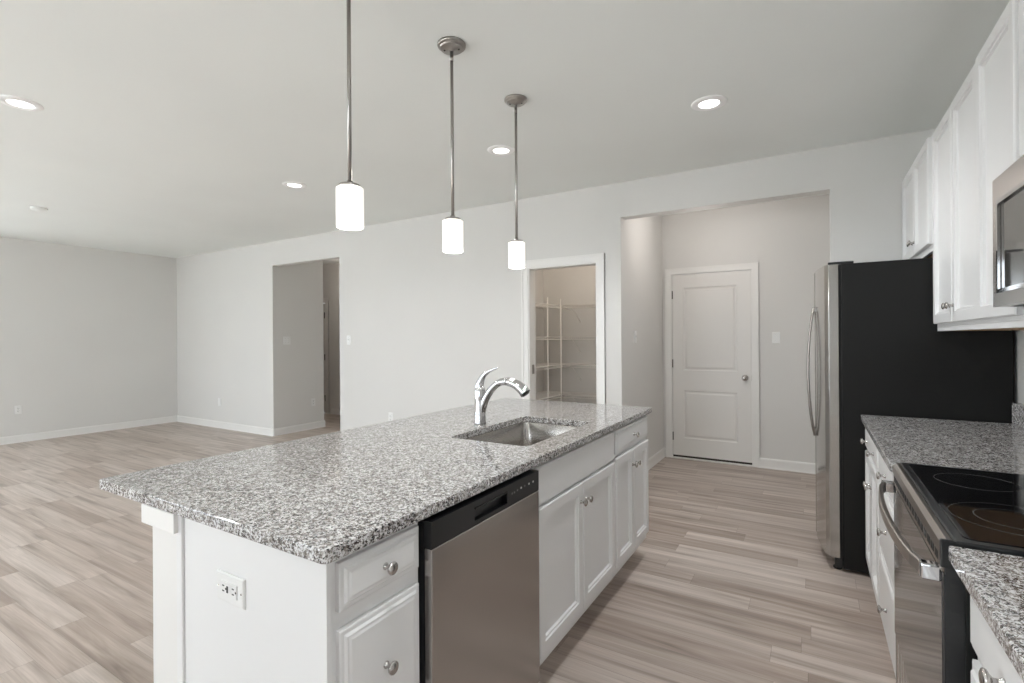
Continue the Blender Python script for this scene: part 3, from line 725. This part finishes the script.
# ------------------------------------------------------------------ upper cabinets and microwave
UX = .560
def upper(label, y0, y1, z0, z1, doors, x=UX, rail=True):
    c = thing('upper_cabinet', label, 'cabinet', ((x+XR)/2, (y0+y1)/2, z0), 'upper cabinets')
    bm = B(x, XR-.002, y0, y1, z0+.012, z1); mesh_obj('body', bm, CAB, c, bev=.001, seg=1)
    bm = B(x, x+.018, y0, y1, z0-.010, z0+.012); mesh_obj('light_rail', bm, CAB, c, bev=.002)
    mesh_obj('underside', B(x+.0185, XR-.003, y0+.001, y1-.001, z0-.010, z0+.0115), CABIN, c)
    for (a, b, ky) in doors:
        d = front('door', x, a, b, z0+.028, z1-.006, -1, c, 'door')
        if ky is not None: knob((x-.0195, ky, z0+.028+.075), (-1, 0, 0), d)
    return c
UZ0, UZ1 = 1.386, 2.412
upper('short white two-door wall cabinet above the refrigerator', 3.415, 4.333, 1.812, UZ1, [(3.427, 3.872, 3.849), (3.880, 4.326, 3.904)], UX-.015)
upper('tall white two-door wall cabinet between the refrigerator and microwave cabinets', 2.566, 3.413, UZ0, UZ1, [(2.575, 2.984, 2.955), (2.992, 3.402, 3.02)])
upper('narrow tall white wall cabinet right beside the microwave', 2.122, 2.564, UZ0, UZ1, [(2.130, 2.553, None)], UX-.006)
upper('short white two-door wall cabinet above the microwave', 1.350, 2.120, 1.848, UZ1, [(1.360, 1.731, 1.70), (1.739, 2.110, 1.77)])
upper('tall white wall cabinet nearer than the microwave, out of the picture', .55, 1.348, UZ0, UZ1, [(.56, .945, .92), (.953, 1.338, .98)])
MX = .482; MY0, MY1, MZ0, MZ1 = 1.352, 2.116, 1.440, 1.832
m = thing('microwave', 'stainless over-the-range microwave with a dark glass door at the right edge', 'microwave', (.68, 1.73, MZ0))
mesh_obj('body', B(.515, XR-.003, MY0, MY1, MZ0, MZ1), BLACKE, m, bev=.002)
bm = bm_(); wall_cells(bm, 'y', MY0+.17, MY1, MX, .514, MZ0, MZ1, [(MY0+.21, MY1-.045, MZ0+.045, MZ1-.075)])
bmesh.ops.remove_doubles(bm, verts=bm.verts, dist=1e-5)
dr = mesh_obj('door', bm, DWS, m)
mesh_obj('window', B(MX+.006, .512, MY0+.21, MY1-.045, MZ0+.045, MZ1-.075), MWG, dr)
wf = bm_(); wall_cells(wf, 'y', MY0+.205, MY1-.040, MX-.002, MX+.004, MZ0+.040, MZ1-.070, [(MY0+.217, MY1-.052, MZ0+.052, MZ1-.082)])
mesh_obj('window_bezel', wf, CHROME, dr)
mesh_obj('control_panel', B(MX+.001, .514, MY0, MY0+.165, MZ0, MZ1), GLASSB, m, bev=.002)
mesh_obj('handle', tube(bm_(), [(MX, MY0+.19, MZ0+.05), (MX-.035, MY0+.19, MZ0+.07), (MX-.035, MY0+.19, MZ1-.09), (MX, MY0+.19, MZ1-.07)], .008, 10), STEELH, dr)
mesh_obj('vent_grille', B(.53, .80, MY0+.08, MY1-.08, MZ0-.006, MZ0), STEEL, m)

# ------------------------------------------------------------------ pantry wire shelves
def wire_shelf(label, x0, x1, y0, y1, z, fx):
    """fx: 'x' -> front edge at x1 (left wall shelf); 'y' -> front edge at y0 (back wall shelf)"""
    s = thing('wire_shelf', label, 'shelf', ((x0+x1)/2, (y0+y1)/2, z), 'pantry wire shelves')
    bm = bm_()
    if fx == 'x':
        for zz, xx in ((z, x1), (z-.028, x1), (z, x0+.012), (z, (x0+x1)/2)): tube(bm, [(xx, y0, zz), (xx, y1, zz)], .0055, 6)
    else:
        for zz, yy in ((z, y0), (z-.028, y0), (z, y1-.012), (z, (y0+y1)/2)): tube(bm, [(x0, yy, zz), (x1, yy, zz)], .0055, 6)
    mesh_obj('lip_rods', bm, WIRE, s)
    bm = bm_(); L = (y1-y0) if fx == 'x' else (x1-x0); n = int(L/.0254)
    for i in range(n+1):
        t = i/n
        if fx == 'x':
            y = y0+.003+(L-.006)*t; box(bm, x0+.008, x1, y-.0022, y+.0022, z+.002, z+.005); box(bm, x1-.001, x1+.0016, y-.0022, y+.0022, z-.028, z+.004)
        else:
            x = x0+.003+(L-.006)*t; box(bm, x-.0022, x+.0022, y0, y1-.008, z+.002, z+.005); box(bm, x-.0022, x+.0022, y0-.0016, y0+.001, z-.028, z+.004)
    mesh_obj('cross_wires', bm, WIRE, s)
    if fx == 'y':
        for xb in (x0+.12, x1-.25):
            mesh_obj('brace', tube(bm_(), [(xb, y0+.01, z-.012), (xb, y1-.006, z-.20)], .0035, 6), WIRE, s)
    return s
PXS, PYS = -2.60, 5.48
lv_ = ['topmost', 'second from the top', 'third from the top', 'lowest visible']
for i, z in enumerate((1.742, 1.366, 1.032, .672)):
    wire_shelf('%s white wire shelf on the back wall of the pantry' % lv_[i], PXS+.012, RX0-T-.004, PYS, YB-.002, z, 'y')
    wire_shelf('%s white wire shelf on the left wall of the pantry' % lv_[i], -2.988, PXS-.006, YW+T+.02, YB-.02, z, 'x')
for i, (x, y) in enumerate(((PXS-.012, 5.15), (PXS+.003, PYS-.010))):
    single('shelf_pole', ['white upright pole holding the left pantry shelves, left of two', 'white upright pole at the inner corner of the pantry shelves, right of two'][i], 'pole',
           lathe(bm_(), (x, y, 0), (0, 0, 1), [(.014, 0), (.014, .004), (.0075, .006), (.0075, 1.82), (0, 1.824)], 12), WIRE, (x, y, 0), 0, 'pantry shelf poles')
ld = bpy.data.lights.new('pantry_fill', 'POINT'); ld.energy = 12; ld.color = (1, .85, .72); ld.shadow_soft_size = .1  # unseen light added to brighten the pantry, with its fixture below
lo = bpy.data.objects.new('pantry_fill', ld); COL.objects.link(lo); lo.location = (-2.1, 4.95, 2.60)
single('flush_light', 'round white flush ceiling light added as pantry fill, unseen above the opening', 'ceiling light',
    lathe(bm_(), (-2.1, 4.95, C), (0, 0, -1), [(.12, 0), (.12, .02), (.10, .05), (0, .06)], 32), PLATE, (-2.1, 4.95, C))
# unseen recessed lights added as fill over the kitchen and living area
dup(c0, (-.520, .60, C), 'added recessed ceiling light over the kitchen aisle, unseen fill')
dup(c0, (-3.93, -1.0, C), 'added recessed ceiling light near the sliding door, unseen fill')
dup(c0, (-6.6, .6, C), 'added recessed ceiling light over the living area, unseen fill')
ld = bpy.data.lights.new('hall_fill', 'POINT'); ld.energy = 13; ld.color = (1, .88, .78); ld.shadow_soft_size = .1  # unseen warm light added to lift the dark hallway, with its fixture
lo = bpy.data.objects.new('hall_fill', ld); COL.objects.link(lo); lo.location = (-6.6, 5.75, 2.58)
single('flush_light', 'round white flush ceiling light added as hallway fill, hidden behind the header', 'ceiling light',
    lathe(bm_(), (-6.6, 5.75, C), (0, 0, -1), [(.12, 0), (.12, .02), (.10, .05), (0, .06)], 32), PLATE, (-6.6, 5.75, C))
single('smoke_detector', 'small flat white disc on the far left of the ceiling', 'smoke detector',
    lathe(bm_(), (-6.863, 1.945, C), (0, 0, -1), [(.07, 0), (.07, .012), (.062, .022), (0, .024)], 32), CEIL, (-6.863, 1.945, C))
# the kitchen side downlights are brighter
for o in list(COL.objects):
    if o.name.startswith('downlight') and o.parent.location.x > -.6:
        o.data = o.data.copy(); o.data.energy = 85
